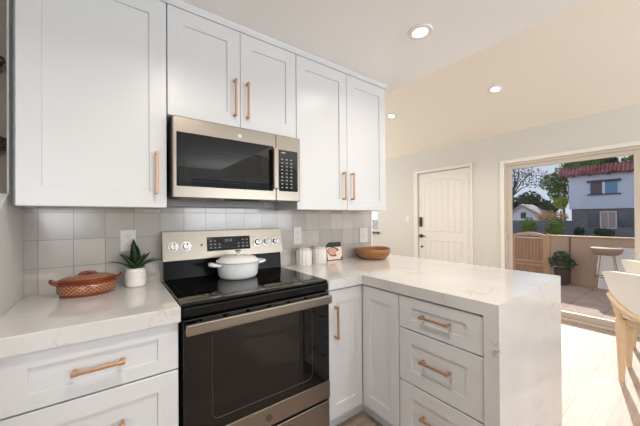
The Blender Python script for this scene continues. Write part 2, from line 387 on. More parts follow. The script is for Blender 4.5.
# wall behind the camera with two windows
def wall_with_holes(name, axis, pos, th, a0, a1, z0, z1, holes, m):
    """wall along one axis, thick th, split round rectangular openings (a0,a1,z0,z1)"""
    bm = B(); xs = sorted({a0, a1, *[h[0] for h in holes], *[h[1] for h in holes]})
    for i in range(len(xs) - 1):
        s0, s1 = xs[i], xs[i + 1]; segs = [(z0, z1)]
        for h in holes:
            if h[0] <= s0 + 1e-6 and h[1] >= s1 - 1e-6:
                new = []
                for q in segs:
                    if h[2] > q[0]: new.append((q[0], h[2]))
                    if h[3] < q[1]: new.append((h[3], q[1]))
                segs = new
        for q in segs:
            if axis == 'x': box(bm, s0, s1, pos, pos + th, *q)
            else: box(bm, pos, pos + th, s0, s1, *q)
    return struct(name, bm, m)
wall_with_holes('wall_rear', 'x', -3.6, .1, -2.6, FX + .1, 0, 3.2, [(1.3, 3.9, .7, 2.2), (-1.8, -.4, .95, 2.15)], M['wall_paint'])
SY0, SY1, SZ = -.80, 1.655, 2.005       # slider opening
DY0, DY1, DZ = 2.125, 3.05, 2.045      # front-door opening
wall_with_holes('wall_entry', 'y', FX, WT, -3.6, 5.7, 0, 2.47, [(SY0, SY1, 0, SZ), (DY0, DY1, 0, DZ), (3.99, 5.0, .97, 2.05)], M['wall_paint'])
wall_with_holes('wall_back', 'x', 5.6, .1, 1.2, FX + .1, 0, 3.2, [(2.0, 3.8, .85, 2.15)], M['wall_paint'])
bm = B(); box(bm, 1.2, 1.3, KW + WT, 5.6, 0, 3.1); struct('wall_hall', bm, M['wall_paint'])

# baseboards and casings
def trim(name, *boxes, m='trim_paint', bev=.003):
    bm = B()
    for b in boxes: box(bm, *b, bev)
    return struct(name, bm, M[m])
trim('baseboard_entry', (FX - .014, FX, SY1 + .055, 2.088, 0, .10), (FX - .014, FX, 3.13, 5.6, 0, .10), (FX - .014, FX, -3.6, SY0 - .06, 0, .1))
trim('trim_1', (FX - .018, FX, 3.052, 3.128, 0, DZ + .055), (FX - .018, FX, 2.09, 2.123, 0, DZ + .055), (FX - .018, FX, 2.123, 3.052, DZ, DZ + .055), bev=.004)
trim('trim_2', (FX - .018, FX, SY1, SY1 + .05, 0, SZ + .05), (FX - .018, FX, SY0 - .05, SY1, SZ, SZ + .05), (FX - .018, FX, SY0 - .05, SY0, 0, SZ), bev=.004)

# front door
d = thing('door_1', 'off-white plank-style front door with black lockset', 'door', (FX, 2.59, 0)); d['kind'] = 'structure'
bm = B(); y0, y1 = -.455, .452
box(bm, .01, .05, y0, y1, .005, 2.035, .002)
obj('door_leaf', bm, M['trim_paint'], d)
def panel(z0, z1, arch):
    # raised plank panel inside a sunk moulding, top edge arched
    bm = B(); pa, pb = -.345, .345; n = 14
    top = lambda y, o=0: z1 - arch * (y / .345) ** 2 - o
    out_ = [(pa, z0)] + [(pa + (pb - pa) * i / n, top(pa + (pb - pa) * i / n)) for i in range(n + 1)] + [(pb, z0)]
    ss = 0.018
    inn = [(pa + ss, z0 + ss)] + [((pa + (pb - pa) * i / n) * (1 - ss / .345), top(pa + (pb - pa) * i / n) - ss) for i in range(n + 1)] + [(pb - ss, z0 + ss)]
    va = [bm.verts.new((.0098, *p)) for p in out_]; vb = [bm.verts.new((.003, *[(a + b) / 2 for a, b in zip(p, q)])) for p, q in zip(out_, inn)]
    vc = [bm.verts.new((.0098, *q)) for q in inn]
    k = len(out_)
    for a, b in ((va, vb), (vb, vc)):
        for i in range(k): bm.faces.new([a[i], a[(i + 1) % k], b[(i + 1) % k], b[i]])
    # planks between V grooves
    np_ = 6; w_ = (pb - pa - 2 * ss - .012) / np_
    for i in range(np_):
        u0 = pa + ss + .006 + i * w_ + .003; u1 = u0 + w_ - .006
        prism(bm, [(u0, z0 + ss + .008), (u0, top(u0) - ss - .008), ((u0 + u1) / 2, top((u0 + u1) / 2) - ss - .008), (u1, top(u1) - ss - .008), (u1, z0 + ss + .008)], 'x', .0055, .0105)
    return obj('door_panel', bm, M['trim_paint'], d)
panel(1.02, 1.91, .065); panel(.22, .88, 0)
bm = B(); box(bm, -.018, .01, .375, .425, 1.10, 1.27, .008, 2); k = obj('keypad_lock', bm, M['black_metal'], d, label='black keypad deadbolt')
bm = B(); lathe(bm, [(.0, 0), (.017, 0), (.017, .004), (0, .004)], seg=20)
bmesh.ops.rotate(bm, verts=bm.verts, matrix=Matrix.Rotation(-PI / 2, 3, 'Y')); bmesh.ops.translate(bm, verts=bm.verts, vec=(-.018, .40, 1.135)); obj('lock_key_cover', bm, M['dark_grey'], k)
bm = B(); tube(bm, [(.01, .395, .935), (-.012, .395, .935)], .032, 20); tube(bm, [(-.012, .395, .935), (-.05, .395, .935)], .012, 14); tube(bm, [(-.048, .40, .935), (-.052, .33, .936), (-.05, .285, .934)], [.011, .010, .008], 12)
obj('lever_handle', bm, M['black_metal'], d, smooth=40, label='black lever handle')
bm = B(); tube(bm, [(.01, .385, .745), (-.012, .385, .745)], .017, 18); obj('bolt_rose', bm, M['dark_grey'], d, smooth=40)
for zz in (1.82, 1.05, .25):
    bm = B(); tube(bm, [(.002, -.462, zz - .045), (.002, -.462, zz + .045)], .007, 10); obj('hinge', bm, M['chrome'], d)

# sliding patio door
d = thing('door_2', 'tan framed sliding glass patio door', 'door', (FX, .43, 0)); d['kind'] = 'structure'
bm = B()
yl, yr = SY1 - .43 - .001, SY0 - .43 + .001
box(bm, 0, .115, yl - .03, yl, .0, SZ - .001, .002); box(bm, 0, .115, yr, yr + .03, 0, SZ - .001, .002); box(bm, 0, .115, yr + .03, yl - .03, SZ - .035, SZ - .001, .002)
obj('door_frame', bm, M['jamb_tan'], d)
bm = B(); box(bm, -.012, .13, yr + .03, yl - .03, .0, .022, .003); box(bm, .02, .032, yr + .03, yl - .03, .022, .045); box(bm, .08, .092, yr + .03, yl - .03, .022, .045)
obj('threshold', bm, M['jamb_tan'], d)
def sash(a, b, x, name='sash'):
    bm = B(); t = .052; z0, z1 = .045, SZ - .036
    box(bm, x, x + .035, a, a + t, z0, z1, .003); box(bm, x, x + .035, b - t, b, z0, z1, .003)
    box(bm, x, x + .035, a + t, b - t, z0, z0 + .06, .003); box(bm, x, x + .035, a + t, b - t, z1 - .05, z1, .003)
    s = obj(name, bm, M['jamb_tan'], d)
    bm = B(); box(bm, x + .015, x + .019, a + t - .005, b - t + .005, z0 + .05, z1 - .045); obj('pane', bm, M['glass'], s)
    return s
s1 = sash(-.048, yl - .031, .012); s2 = sash(yr + .031, .0, .07)
bm = B(); tube(bm, [(.01, yl - .05, 1.00), (-.025, yl - .052, 1.01), (-.03, yl - .052, 1.07), (-.025, yl - .052, 1.13), (.01, yl - .05, 1.14)], .006, 10)
obj('pull_handle', bm, M['jamb_tan'], d, smooth=True)

# small entry window beyond the kitchen wall, and windows behind the camera
def window(name, axis, pos, a0, a1, z0, z1, dark=False):
    wn = thing(name, 'white framed window', 'window', (0, 0, 0)); wn['kind'] = 'structure'
    def bx(bm, p0, p1, u0, u1, c0, c1):
        if axis == 'y': box(bm, p0, p1, u0, u1, c0, c1, .002)
        else: box(bm, u0, u1, p0, p1, c0, c1, .002)
    bm = B(); t = .04
    for q in ((a0, a0 + t, z0, z1), (a1 - t, a1, z0, z1), (a0 + t, a1 - t, z0, z0 + t), (a0 + t, a1 - t, z1 - t, z1), ((a0 + a1) / 2 - .02, (a0 + a1) / 2 + .02, z0 + t, z1 - t)):
        bx(bm, pos, pos + .05, *q)
    f = obj('window_frame', bm, M['sky_glass_frame'], wn)
    bm = B(); bx(bm, pos + .022, pos + .026, a0 + .02, a1 - .02, z0 + .02, z1 - .02); obj('pane', bm, M['glass'], wn)
    bm = B()
    if axis == 'y': box(bm, pos - .07, pos - .031, a0 - .03, a1 + .03, z0 - .045, z0 - .002, .004)
    obj('window_sill', bm, M['window_trim_dark' if dark else 'sky_glass_frame'], wn) if axis == 'y' else bm.free()
    return wn
window('window_1', 'y', FX + .03, 3.995, 4.995, .975, 2.045, True)
window('window_2', 'x', -3.56, 1.305, 3.895, .705, 2.195)
window('window_hall_added', 'x', 5.62, 2.005, 3.795, .855, 2.145)  # unseen hall window, added with its lamp to brighten the far room
window('window_3', 'x', -3.56, -1.795, -.405, .955, 2.145)

# tile backsplash
bm = B(); box(bm, -.3345, 1.968, KW - .009, KW - .0005, CT - .03, 1.345)
o = struct('wall_backsplash', bm, M['tile'])
bm = B(); box(bm, 1.969, 1.985, KW - .012, KW - .0005, CT, 1.345, .001); struct('trim_3', bm, M['trim_paint'])

# ------------------------------------------------------------------ upper cabinets
YU = 1.56
def upper(x0, x1, z0, z1, doors, label, handles, depth=None, group='upper wall cabinets'):
    t = thing('wall_cabinet', label, 'cabinet', ((x0 + x1) / 2, YU, z0), 0, group)
    ox = (x0 + x1) / 2; h = z1 - z0
    bm = B(); a, b = x0 - ox, x1 - ox; dp = KW - YU - .001
    box(bm, a, a + .018, .0205, dp, 0, h); box(bm, b - .018, b, .0205, dp, 0, h); box(bm, a + .018, b - .018, .0205, dp, h - .018, h)
    box(bm, a + .018, b - .018, .0205, .0385, 0, .03)
    obj('cabinet_body', bm, M['cabinet_paint'], t)
    bm = B(); box(bm, a + .0185, b - .0185, .039, dp, .008, .02); obj('bottom_panel', bm, M['carcass'], t, label='unpainted wood underside')
    for (da, db), hd in zip(doors, handles):
        bm = B(); shaker(bm, da - ox, db - ox, 0, h, 0, .02, .072, .078)
        dd = obj('door', bm, M['cabinet_paint'], t)
        if hd: pull(dd, hd[0] - ox, hd[1] - z0, 0, hd[2], True)
    return t
upper(-.304, .2135, 1.324, 2.335, [(-.304, .2135)], 'tall white shaker wall cabinet with one door, above terracotta dish', [(.168, 1.49, .20)])
upper(.216, .958, 1.785, 2.335, [(.216, .587), (.587, .958)], 'short white shaker wall cabinet above the microwave', [(.551, 1.943, .205), (.624, 1.943, .205)])
upper(.9605, 1.826, 1.324, 2.335, [(.9605, 1.398), (1.398, 1.826)], 'white two-door wall cabinet right of microwave', [(1.356, 1.50, .20), (1.438, 1.50, .20)])
bm = B(); prism(bm, [(YU + .018, 2.336), (YU - .002, 2.336), (YU - .012, 2.352), (YU - .016, HC - .001), (YU + .018, HC - .001)], 'x', -.306, 1.842)
prism(bm, [(1.826 - .01, 2.336), (1.828, 2.336), (1.838, 2.352), (1.842, HC - .001), (1.816, HC - .001)], 'y', YU + .018, KW - .001)
struct('trim_4', bm, M['cabinet_paint'])
bm = B(); box(bm, LX + .001, -.306, YU + .12, YU + .14, 1.33, 2.335); struct('trim_5', bm, M['cabinet_paint'])

# ------------------------------------------------------------------ base cabinets
YF = 1.265
def base_body(t, a, b, dp, ztop=.853, name='cabinet_body'):
    bm = B(); box(bm, a, b, .021, dp, .11, ztop); box(bm, a, b, .075, dp, .0, .11)
    return obj(name, bm, M['cabinet_paint'], t)
def drawer(t, a, b, z0, z1, hz, hx, hl=.15, rt_=.05, st=.072):
    bm = B(); shaker(bm, a, b, z0, z1, 0, .02, st, rt_); dd = obj('drawer', bm, M['cabinet_paint'], t)
    pull(dd, hx, hz, 0, hl, False); return dd
t = thing('base_cabinet', 'white drawer base cabinet left of the range', 'cabinet', (-.04, YF, 0), 0, 'base cabinets')
base_body(t, -.293, .253, KW - YF - .001)
drawer(t, -.252, .253, .664, .851, .757, 0, .145)
drawer(t, -.252, .253, .388, .660, .53, 0, .145, .066); drawer(t, -.252, .253, .112, .384, .25, 0, .145, .066)
# corner cabinet with two doors meeting in the inner corner (L-shaped)
PX = 1.25            # peninsula door plane
t = thing('corner_cabinet', 'white corner base cabinet right of range with two narrow doors', 'cabinet', (1.25, 1.265, 0), 0, 'base cabinets')
bm = B()
box(bm, .984 - PX, .30, .021, KW - YF - .001, .11, .853); box(bm, .021, .30, 0.021, -.279, .11, .853)
box(bm, .984 - PX, .30, .075, KW - YF - .001, 0, .11); box(bm, .075, .30, .075, -.279, 0, .11)
obj('cabinet_body', bm, M['cabinet_paint'], t)
bm = B(); shaker(bm, .984 - PX, -.001, .112, .851, 0, .02, .052, .075); dd = obj('door', bm, M['cabinet_paint'], t)
pull(dd, 1.03 - PX, .67, 0, .185, True)
bm = B(); shaker(bm, 0.002, .277, .112, .851, 0, .02, .06, .075)
bmesh.ops.rotate(bm, verts=bm.verts, matrix=Matrix.Rotation(-PI / 2, 3, 'Z'))
obj('door', bm, M['cabinet_paint'], t)
# peninsula drawers, facing -x
t = thing('drawer_cabinet', 'white three-drawer base cabinet in the peninsula', 'cabinet', (PX, .766, 0), -PI / 2, 'base cabinets')
base_body(t, -.219, .218, .86)
drawer(t, -.218, .216, .681, .851, .773, 0, .15, .052, .072)
drawer(t, -.218, .216, .401, .677, .55, 0, .15, .068, .072); drawer(t, -.218, .216, .112, .397, .27, 0, .15, .068, .072)
# painted back panel of the peninsula, dining side
bm = B(); box(bm, 2.112, 2.13, .548, KW - .001, 0, .858)
tag(obj('peninsula_back_panel', bm, M['cabinet_paint']), 'white painted panel closing the dining side of the peninsula', 'panel')
# ------------------------------------------------------------------ countertops
bm = B(); box(bm, LX + .001, .2185, 1.247, KW - .0125, .8535, CT, .003, 2)
tag(obj('countertop', bm, M['quartz']), 'white veined quartz countertop left of the range', 'countertop', 'quartz countertops')
bm = B(); ax, bx_, cx_, dx_ = .977, 1.240, 2.143, 0
pts = [(ax, KW - .0125), (ax, 1.252), (bx_, 1.252), (bx_, .487), (cx_, .507), (cx_, KW + .02), (1.987, KW + .02), (1.987, KW - .0125)]
prism(bm, pts, 'z', .859, CT); prism(bm, [(bx_, .487), (cx_, .507), (cx_, .546), (bx_, .546)], 'z', 0, .859)
o = obj('countertop', bm, M['quartz'])
tag(o, 'L-shaped white quartz peninsula countertop with waterfall end', 'countertop', 'quartz countertops')

# ------------------------------------------------------------------ range
X0, X1 = .2225, .973; RC = (X0 + X1) / 2; W2 = (X1 - X0) / 2
t = thing('range', 'stainless steel and black glass electric range', 'range', (RC, 1.262, 0))
bm = B(); box(bm, -W2 + .002, W2 - .002, .012, .598, .03, .905); obj('oven_body', bm, M['black_enamel'], t)
for sx in (-1, 1):
    for yy in (.06, .54):
        bm = B(); tube(bm, [(sx * .34, yy, 0), (sx * .34, yy, .03)], .018, 12); obj('foot', bm, M['black_enamel'], t)
bm = B(); box(bm, -W2, W2, -.004, .545, .9055, .921, .005, 2); box(bm, -W2 + .03, W2 - .03, .05, .50, .9212, .9222); ck = obj('cooktop', bm, M['black_glass'], t)
bm = B()
for cx, cy, r in ((-.19, .14, .10), (.19, .14, .085), (-.19, .38, .075), (.19, .38, .10), (0, .40, .06)):
    lathe(bm, [(r, 0), (r, .0003), (r - .002, .0003), (r - .002, 0)], cx, cy, .9223, 40)
obj('burner_print', bm, M['ring_print'], ck)
bm = B(); box(bm, -W2 + .002, W2 - .002, -.014, .011, .866, .9045, .005, 2); obj('front_trim', bm, M['black_enamel'], t, label='black front lip')
bm = B()
prism(bm, [(.530, .923), (.600, .923), (.600, 1.03), (.543, 1.03)], 'x', -W2 + .006, W2 - .006); obj('backguard_base', bm, M['splash_black'], t, label='black lower splash panel')
bm = B(); prism(bm, [(.520, 1.030), (.600, 1.030), (.600, 1.192), (.590, 1.196), (.545, 1.194)], 'x', -W2, W2); bg_ = obj('control_panel', bm, M['steel'], t, label='steel control panel')
# slanted panel frame: y at height z
def yp(z): return .520 + (z - 1.030) * (.025 / .164)
tilt = math.atan(.025 / .164)
def on_panel(name, build, m, x, z, parent=bg_, **k):
    """build a small mesh in panel space (x right, z up the panel, -y outwards)"""
    bm = B(); build(bm); bmesh.ops.rotate(bm, verts=bm.verts, matrix=Matrix.Rotation(-tilt, 3, 'X'))
    bmesh.ops.translate(bm, verts=bm.verts, vec=(x, yp(z), z)); return obj(name, bm, m, parent, **k)
on_panel('display', lambda b: box(b, -.138, .138, -.003, .002, -.043, .043, .002), M['black_glass'], .598 - RC, 1.112)
def keys(b):
    for i in range(6):
        for j in range(3):
            if 1 < i < 4 and j == 2: continue
            x = (-.115, -.09, -.062, .06, .088, .115)[i]; z = (-.024, -.004, .018)[j]
            box(b, x - .007, x + .007, -.0036, -.0031, z - .002, z + .002); box(b, x - .004, x + .004, -.0036, -.0031, z + .005, z + .0065)
on_panel('keypad_print', keys, M['key_print'], .598 - RC, 1.112)
def digits(b):
    for i in range(4):
        x = -.028 + i * .011 + (.004 if i > 1 else 0)
        box(b, x, x + .006, -.0036, -.0031, .012, .0136); box(b, x, x + .006, -.0036, -.0031, .024, .0256); box(b, x + .005, x + .0064, -.0036, -.0031, .012, .0256)
on_panel('clock_digits', digits, M['display_blue'], .598 - RC, 1.112)
def knob(bm):
    tube(bm, [(0, 0, 0), (0, -.006, 0)], .027, 28); tube(bm, [(0, -.006, 0), (0, -.024, 0), (0, -.028, 0)], [.022, .020, .018], 28)
    box(bm, -.004, .004, -.040, -.027, -.019, .019, .002)
for kx in (.272, .340, .782, .848, .915):
    kn = on_panel('knob', knob, M['chrome'], kx - RC + .004, 1.108, smooth=35)
    on_panel('pointer', lambda b: box(b, -.0012, .0012, -.0412, -.0402, .004, .018), M['black_metal'], kx - RC + .004, 1.108, parent=kn)
def rings(b):
    for kx in (.272, .340, .782, .848, .915):
        for q in range(9):
            a = R(-120 + q * 30); px_, pz_ = kx - RC + .004 + math.sin(a) * .034, math.cos(a) * .034
            box(b, px_ - .001, px_ + .001, -.0006, .0, pz_ - .0012, pz_ + .0012)
on_panel('dial_print', rings, M['dark_grey'], 0, 1.108)
on_panel('round_badge', lambda b: tube(b, [(0, 0, 0), (0, -.002, 0)], .007, 18), M['dark_grey'], .43 - RC, 1.110)
# oven door
bm = B(); box(bm, -W2 + .004, W2 - .004, -.022, .0115, .272, .858, .004, 2); od = obj('oven_door', bm, M['door_glass'], t, label='black glass oven door')
bm = B(); box(bm, -W2 + .004, W2 - .004, -.026, -.0222, .274, .368, .0015); st_ = obj('door_rail', bm, M['steel'], od, label='steel strip along the bottom of the oven door')
bm = B(); tube(bm, [(0, -.026, .316), (0, -.029, .316)], .0165, 28); lg = obj('round_emblem', bm, M['bronze_dark'], st_, smooth=35)
bm = B(); lathe(bm, [(.013, 0), (.013, .0008), (.0115, .0008), (.0115, 0)], seg=28)
for sg in (-1, 1):
    tube(bm, [(sg * .002, .006, .0005), (sg * .006, .003, .0005), (sg * .005, -.003, .0005), (sg * .001, -.006, .0005)], .0008, 5)
bmesh.ops.rotate(bm, verts=bm.verts, matrix=Matrix.Rotation(PI / 2, 3, 'X')); bmesh.ops.translate(bm, verts=bm.verts, vec=(0, -.0292, .316)); obj('emblem_script', bm, M['dark_grey'], lg)
# window outline printed on the glass (rounded)
bm = B(); wx0, wx1, wz0, wz1, rr = -.26, .255, .415, .79, .03
pts = []
for cx, cz, a0 in ((wx1 - rr, wz0 + rr, -90), (wx1 - rr, wz1 - rr, 0), (wx0 + rr, wz1 - rr, 90), (wx0 + rr, wz0 + rr, 180)):
    for q in range(7): a = R(a0 + q * 15); pts.append((cx + rr * math.cos(a), -.0224, cz + rr * math.sin(a)))
pts.append(pts[0]); tube(bm, pts, .0014, 5, cap=False); obj('window_outline', bm, M['dark_grey'], od)
bm = B()
for i in range(6):
    box(bm, -.30 + i * .105, -.215 + i * .105, -.0235, -.0221, .842, .852)
obj('vent_slots', bm, M['black_matte'], od)
bm = B(); box(bm, -W2 + .006, W2 - .02, -.072, -.052, .808, .853, .005, 2)
for sx in (-1, 1): box(bm, sx * (W2 - .07), sx * (W2 - .05), -.053, -.0215, .818, .843, .003)
obj('oven_handle', bm, M['steel'], od, label='wide flat steel handle')
bm = B(); box(bm, -W2 + .004, W2 - .004, -.020, .0115, .035, .256, .003, 2); obj('storage_drawer', bm, M['steel'], t, label='steel storage drawer')

# ------------------------------------------------------------------ microwave
mx0, mx1, mz0, mz1 = .2285, .943, 1.372, 1.765; YM = 1.49; mc = (mx0 + mx1) / 2; mw = (mx1 - mx0) / 2; H_ = mz1 - mz0
t = thing('microwave', 'stainless steel over-the-range microwave', 'microwave', (mc, YM, mz0))
bm = B(); box(bm, -mw + .002, mw - .002, .032, KW - YM - .011, .012, H_ - .002); obj('housing', bm, M['dark_grey'], t)
bm = B(); box(bm, -mw + .05, mw - .05, .06, .2, .002, .0115); box(bm, -mw + .01, mw - .12, .27, KW - YM - .011, -.034, .0115, .002); obj('vent_underside', bm, M['duct_grey'], t, label='underside vent and rear duct strip')
bm = B(); box(bm, -.10, .10, .02, .055, -.006, .0115, .003); obj('lower_grille', bm, M['black_matte'], t)
sx = .776 - mc
bm = B(); box(bm, -mw, sx - .001, 0, .031, 0, H_, .004, 2); md = obj('microwave_door', bm, M['steel'], t, label='steel door')
bm = B(); box(bm, -mw + .016, sx - .02, -.003, .002, .056, .318, .003); wn = obj('door_window', bm, M['black_glass'], md)
bm = B(); a, b, z0, z1 = -mw + .055, sx - .11, .085, .232
pts = [(a, -.0034, z0), (b, -.0034, z0), (b, -.0034, z1), (a, -.0034, z1), (a, -.0034, z0)]; tube(bm, pts, .0012, 4, cap=False); obj('window_outline', bm, M['dark_grey'], wn)
bm = B(); box(bm, sx - .034, sx - .002, -.042, -.026, .066, .305, .006, 2)
for zz in (.08, .29): box(bm, sx - .028, sx - .010, -.028, -.0025, zz - .01, zz + .01, .002)
obj('door_handle', bm, M['steel'], md, label='vertical steel handle')
bm = B(); box(bm, sx + .001, mw, 0, .031, 0, H_, .004, 2); cp = obj('control_side', bm, M['steel'], t)
bm = B(); box(bm, sx + .018, mw - .02, -.003, .002, .058, .305, .002); kp = obj('keypad', bm, M['black_glass'], cp)
bm = B()
for i in range(3):
    for j in range(9):
        x = sx + .038 + i * .031; z = .078 + j * .021
        box(bm, x - .007, x + .007, -.0036, -.0031, z, z + .004); box(bm, x - .003, x + .003, -.0036, -.0031, z + .007, z + .0085)
box(bm, sx + .033, sx + .06, -.0036, -.0031, .285, .292)
obj('keypad_print', bm, M['key_print'], kp)
bm = B(); tube(bm, [(-.03, .0, .345), (-.03, -.0015, .345)], .011, 20); obj('round_emblem', bm, M['chrome'], md)

# ------------------------------------------------------------------ things on the counters
# dutch oven
t = thing('dutch_oven', 'white enamelled dutch oven on the black glass cooktop', 'pot', (.600, 1.645, .9227), R(0))
bm = B(); lathe(bm, [(.0, .0), (.092, .0), (.105, .006), (.113, .02), (.118, .06), (.120, .088), (.122, .092), (.117, .092), (.112, .085), (.10, .015), (0, .012)], seg=56); pb = obj('pot_body', bm, M['enamel_white'], t, smooth=40)
for s in (-1, 1):
    bm = B(); pts = [(s * .112, -.035, .078), (s * .14, -.036, .083), (s * .158, -.022, .085), (s * .163, 0, .085), (s * .158, .022, .085), (s * .14, .036, .083), (s * .112, .035, .078)]
    tube(bm, pts, [.008, .009, .0095, .0095, .0095, .009, .008], 12, sq=(1, 1)); obj('pot_handle', bm, M['enamel_white'], pb, smooth=True)
bm = B(); lathe(bm, [(.0, .093), (.122, .093), (.125, .097), (.123, .102), (.112, .107), (.104, .113), (.10, .117), (.06, .127), (.02, .131), (0, .1315)], seg=56); ld = obj('lid', bm, M['enamel_white'], t, smooth=35)
bm = B(); lathe(bm, [(0, .131), (.008, .131), (.006, .14), (.008, .146), (.018, .149), (.019, .154), (.014, .158), (0, .159)], seg=28); obj('lid_knob', bm, M['chrome'], ld, smooth=40, label='metal lid knob')

# terracotta casserole dish with lid
def uv_lathe(bm, prof, seg, fx, fy, wob=None):
    uv = bm.loops.layers.uv.verify(); n = len(prof)
    rings_ = [[bm.verts.new((r * math.cos(2 * PI * k / seg) * fx, r * math.sin(2 * PI * k / seg) * fy, z)) for k in range(seg)] for r, z in prof]
    for i in range(n - 1):
        for k in range(seg):
            f = bm.faces.new([rings_[i][k], rings_[i][(k + 1) % seg], rings_[i + 1][(k + 1) % seg], rings_[i + 1][k]])
            for l_, (u, v) in zip(f.loops, ((k, i), (k + 1, i), (k + 1, i + 1), (k, i + 1))): l_[uv].uv = (u / seg, v / (n - 1))
    for q in (rings_[0][::-1], rings_[-1]):
        if (q[0].co - q[2].co).length > 1e-5: bm.faces.new(q)
    return bm
t = thing('casserole_dish', 'oval terracotta casserole dish with patterned lid', 'dish', (-.098, 1.742, CT), R(4)); t.scale = (.98, 1.0, .93)
bm = B(); lathe(bm, [(0, 0), (.098, 0), (.104, .004), (.106, .012), (.112, .022), (.1125, .058), (.120, .066), (.123, .072), (.116, .072), (.105, .055), (.095, .012), (0, .010)], seg=48, fx=1, fy=.68); body = obj('dish_body', bm, M['terracotta'], t, smooth=40)
bm = B(); uv_lathe(bm, [(.1085, .014), (.1135, .023), (.1142, .032), (.1145, .042), (.1145, .05), (.114, .058)], 64, 1, .68); obj('painted_band', bm, M['lattice_body'], body, smooth=True, label='cream lattice pattern band')
for s in (-1, 1):
    bm = B(); tube(bm, [(s * .104, -.034, .066), (s * .121, -.022, .073), (s * .130, 0, .079), (s * .121, .022, .073), (s * .104, .034, .066)], [.008, .009, .011, .009, .008], 10)
    tube(bm, [(s * .127, -.010, .083), (s * .132, 0, .087), (s * .127, .010, .083)], [.004, .006, .004], 8, mi=1)
    obj('dish_handle', bm, [M['terracotta'], M['terra_dark']], body, smooth=True)
bm = B(); lathe(bm, [(0, .073), (.118, .073), (.122, .076), (.118, .081), (.108, .084), (.09, .092), (.05, .102), (.02, .106), (0, .107)], seg=48, fy=.68); lid = obj('lid', bm, M['terracotta'], t, smooth=40)
bm = B(); uv_lathe(bm, [(.107, .0853), (.098, .0893), (.085, .0953), (.065, .1)], 64, 1, .68); obj('painted_band', bm, M['lattice_lid'], lid, smooth=True, label='cream lattice pattern on lid')
bm = B(); tube(bm, [(-.034, 0, .101), (-.022, .004, .108), (0, -.003, .112), (.022, .004, .108), (.034, 0, .101)], [.006, .008, .008, .008, .006], 10); obj('lid_handle', bm, M['terracotta'], lid, smooth=True)

# potted plant
t = thing('potted_plant', 'spiky green succulent in ribbed white pot', 'plant', (.096, 1.785, CT), 0)
bm = B(); prof = [(0, 0), (.038, 0), (.042, .004)]
for i in range(10):
    z = .006 + i * .0088; r = .043 + .0055 * math.sin(PI * min(1, (i + 2) / 11))
    prof += [(r - .0016, z), (r, z + .002), (r, z + .0065)]
prof += [(.047, .098), (.041, .098), (.040, .085), (0, .085)]
lathe(bm, prof, seg=40); pt = obj('plant_pot', bm, M['ceramic_white'], t, smooth=30)
bm = B(); lathe(bm, [(0, .0855), (.0395, .0855), (.0, .091)], seg=24); obj('soil', bm, M['soil'], t)
def leaf(ang, length, lift, width, droop):
    bm = B(); n = 9; length *= 1.22; lift *= .88; top = []; k_ = []; lf = []; rg = []
    for i in range(n):
        s = i / (n - 1); rr = length * (s * math.cos(lift) + .03); z = length * s * math.sin(lift) - droop * s * s * length + .088
        wv = width * 1.75 * (math.sin(PI * min(1, .22 + s * .78)) ** .8) * (1 - s * .25) + .0006; th = .003 * (1 - s) + .0006
        d2 = Vector((math.cos(ang), math.sin(ang), 0)); side = Vector((-d2.y, d2.x, 0)); p = d2 * rr + Vector((0, 0, z))
        lf.append(bm.verts.new(p - side * wv + Vector((0, 0, wv * .45)))); k_.append(bm.verts.new(p)); rg.append(bm.verts.new(p + side * wv + Vector((0, 0, wv * .45)))); top.append(bm.verts.new(p - Vector((0, 0, th))))
    for i in range(n - 1):
        for a, b in ((lf, k_), (k_, rg), (rg, top), (top, lf)): bm.faces.new([a[i], b[i], b[i + 1], a[i + 1]])
    return bm
cr_ = thing  # (keep the name short below)
for i, (a, ln, li, wd, dr) in enumerate([(-170, .115, 42, .011, .22), (-150, .10, 60, .012, .1), (-100, .10, 72, .014, .02), (-30, .105, 48, .012, .2), (-5, .12, 42, .011, .3), (30, .10, 58, .012, .1), (80, .11, 70, .012, 0), (135, .11, 52, .012, .1), (-75, .07, 55, .011, .1), (-125, .075, 45, .011, .2), (-50, .09, 66, .012, .05), (170, .10, 62, .012, .05), (100, .135, 85, .013, 0)]):
    obj('leaf', leaf(R(a), ln, R(li), wd, dr), M['leaf_dark'], t, smooth=True)

# two fluted canisters
def canister(x, y, label, s=1):
    t = thing('canister', label, 'canister', (x, y, CT), 0, 'fluted canisters'); t.scale = (s, s, s)
    wob = lambda a, z: 1 - .075 * abs(math.sin(a * 7))
    bm = B(); lathe(bm, [(0, 0), (.058, 0), (.061, .004), (.061, .10), (.059, .112), (.048, .118), (0, .118)], seg=108, wob=wob); obj('jar_body', bm, M['ceramic_white'], t, smooth=50)
    bm = B(); lathe(bm, [(0, .1185), (.046, .1185), (.048, .122), (.044, .128), (.01, .132), (0, .132)], seg=36); l = obj('lid', bm, M['ceramic_white'], t, smooth=40)
    bm = B(); lathe(bm, [(0, .131), (.006, .131), (.005, .138), (.009, .142), (.009, .147), (.005, .15), (0, .151)], seg=20); obj('lid_knob', bm, M['chrome'], l, smooth=40)
    return t
canister(1.165, 1.795, 'white fluted ceramic canister nearer the range'); canister(1.312, 1.80, 'white fluted ceramic canister beside the small picture', .97)

